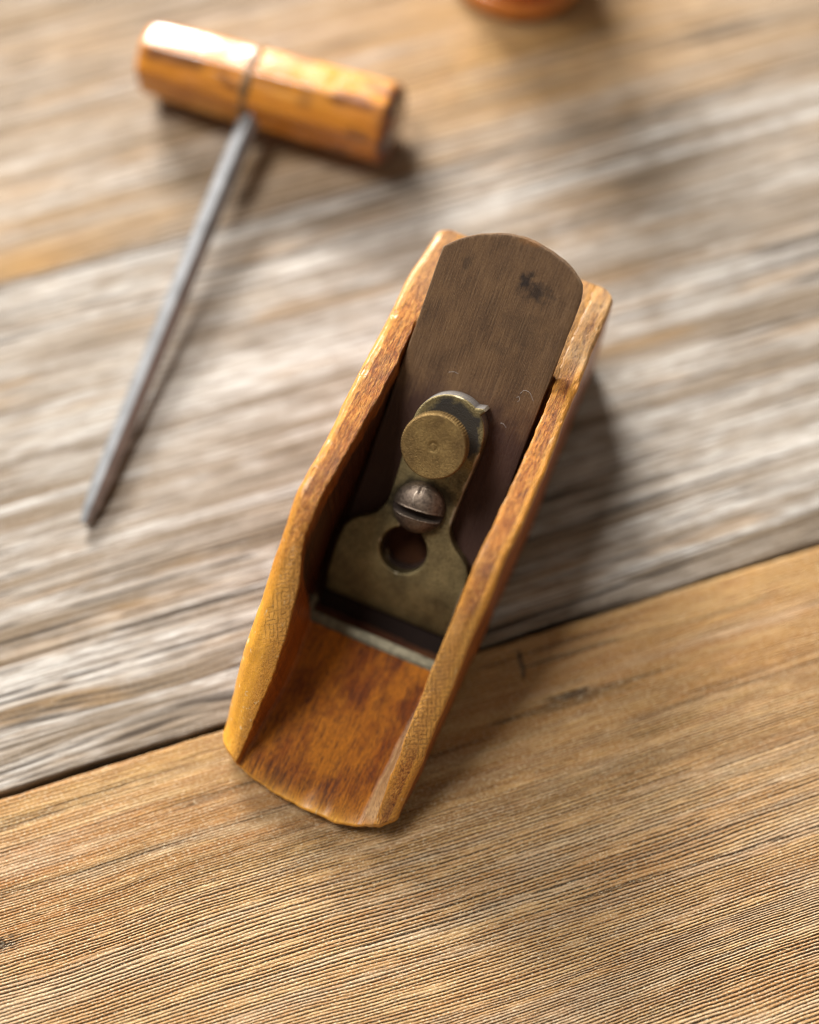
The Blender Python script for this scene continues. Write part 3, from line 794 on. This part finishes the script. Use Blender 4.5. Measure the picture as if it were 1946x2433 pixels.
# shaft: a tapered square-ish bar turned on edge, from the handle down to the table
ca, sa = math.cos(ha), math.sin(ha)
def to_awl(x, y): return ((x - A0[0]) * ca + (y - A0[1]) * sa, -(x - A0[0]) * sa + (y - A0[1]) * ca)
p0 = np.array([*to_awl(-44.6, 240.0), 11.6]); p1 = np.array([*to_awl(-85.6, 119.4), 2.2])
ns, mm = 60, 28
tt = np.linspace(0, 1, ns)
hw = np.interp(tt, [0, .03, .10, .5, .9, .97, 1], [2.6, 2.8, 3.05, 3.0, 2.6, 2.1, 1.2])
tg = (p1 - p0) / np.linalg.norm(p1 - p0)
ux = np.cross(tg, [0, 0, 1]); ux /= np.linalg.norm(ux); uz = np.cross(ux, tg)
an = np.linspace(0, 2 * math.pi, mm, endpoint=False)
sq = (np.abs(np.cos(an)) ** 5 + np.abs(np.sin(an)) ** 5) ** (-1 / 5)
rot = math.radians(55)
cxs, czs = sq * np.cos(an) * .82, sq * np.sin(an) * .82
cx2 = cxs * math.cos(rot) - czs * math.sin(rot); cz2 = cxs * math.sin(rot) + czs * math.cos(rot)
SV = (p0 + (p1 - p0) * tt[:, None])[:, None] + hw[:, None, None] * (cx2[None, :, None] * ux + cz2[None, :, None] * uz)
me = np_mesh('shaft', SV.reshape(-1, 3), grid_faces(ns, mm, wrap=True), M_STEEL, None, True,
             extra=[list(range(mm)), list(range((ns - 1) * mm, ns * mm))])
bmx = bmesh.new(); bmx.from_mesh(me); bmesh.ops.recalc_face_normals(bmx, faces=bmx.faces)
for e in bmx.edges:
    if len(e.link_faces) == 2 and e.calc_face_angle(0) > math.radians(28): e.smooth = False
bmx.to_mesh(me); bmx.free()
link('shaft', me, awl)

# ------------------------------------------------------------------ round red and orange turned knob at the top edge
cup = empty('cup', (33.5, 301.5, 0))
tag(cup, 'round red pot with an orange foot, cut off by the top edge', 'pot')
def lathe(name, prof, mat, parent, nseg=96):
    a = np.linspace(0, 2 * math.pi, nseg, endpoint=False)
    V = np.array([[(r * math.cos(t), r * math.sin(t), h) for t in a] for r, h in prof])
    me = np_mesh(name, V.reshape(-1, 3), grid_faces(len(prof), nseg, wrap=True), mat, None, True,
                 extra=[list(range(nseg)), list(range((len(prof) - 1) * nseg, len(prof) * nseg))])
    bmx = bmesh.new(); bmx.from_mesh(me); bmesh.ops.recalc_face_normals(bmx, faces=bmx.faces); bmx.to_mesh(me); bmx.free()
    return link(name, me, parent)
lathe('foot', [(18.5, 0), (21.4, .3), (22.3, 1.5), (22.5, 4.2), (21.8, 6.2), (20.6, 7.0)], M_ORANGE, cup)
lathe('pot_wall', [(19.9, 6.4), (20.1, 8.6), (20.8, 20), (21.2, 34), (20.5, 46), (17.8, 54), (11.8, 58.6), (4.2, 60), (.5, 60.1)], M_RED, cup)

# ------------------------------------------------------------------ light: one window from the back left, a dim room
w = bpy.data.worlds.new('World'); scene.world = w; w.use_nodes = True
bg = w.node_tree.nodes['Background']; bg.inputs[0].default_value = (1.0, .88, .74, 1); bg.inputs[1].default_value = .19

def area(name, az_vec, elev, dist, sx, sy, power, col):
    d = Vector((az_vec[0], az_vec[1], 0)).normalized() * math.cos(elev) + Vector((0, 0, math.sin(elev)))
    tgt = Vector((0, .13, 0.02))
    l = bpy.data.lights.new(name, 'AREA'); l.shape = 'RECTANGLE'; l.size = sx; l.size_y = sy; l.energy = power; l.color = col
    o = link(name, l); o.location = tgt + d * dist
    o.rotation_euler = d.to_track_quat('Z', 'Y').to_euler()
    return o
area('window_light', (-.33, .945), math.radians(26), 1.6, .60, .24, 54, (1.0, .975, .95))
area('side_window_light', (-.85, .50), math.radians(62), 1.5, .50, .45, 18, (1.0, .98, .96))

# ------------------------------------------------------------------ focus and view
fwd = Vector((0, math.sin(TILT), -math.cos(TILT)))
kx = Vector(bed_to_world(-1.0, 56, 9.0)) - Vector((0, 0, H))
cam.dof.focus_distance = kx.dot(fwd) * S
vs = scene.view_settings
vs.view_transform = 'Standard'; vs.look = 'None'; vs.gamma = 1; vs.exposure = .26; vs.use_curve_mapping = False
scene.cycles.use_denoising = True
scene.cycles.sample_clamp_indirect = 4
scene.cycles.pixel_filter_type = 'BLACKMAN_HARRIS'; scene.cycles.filter_width = 1.1
scene.cycles.max_bounces = 8
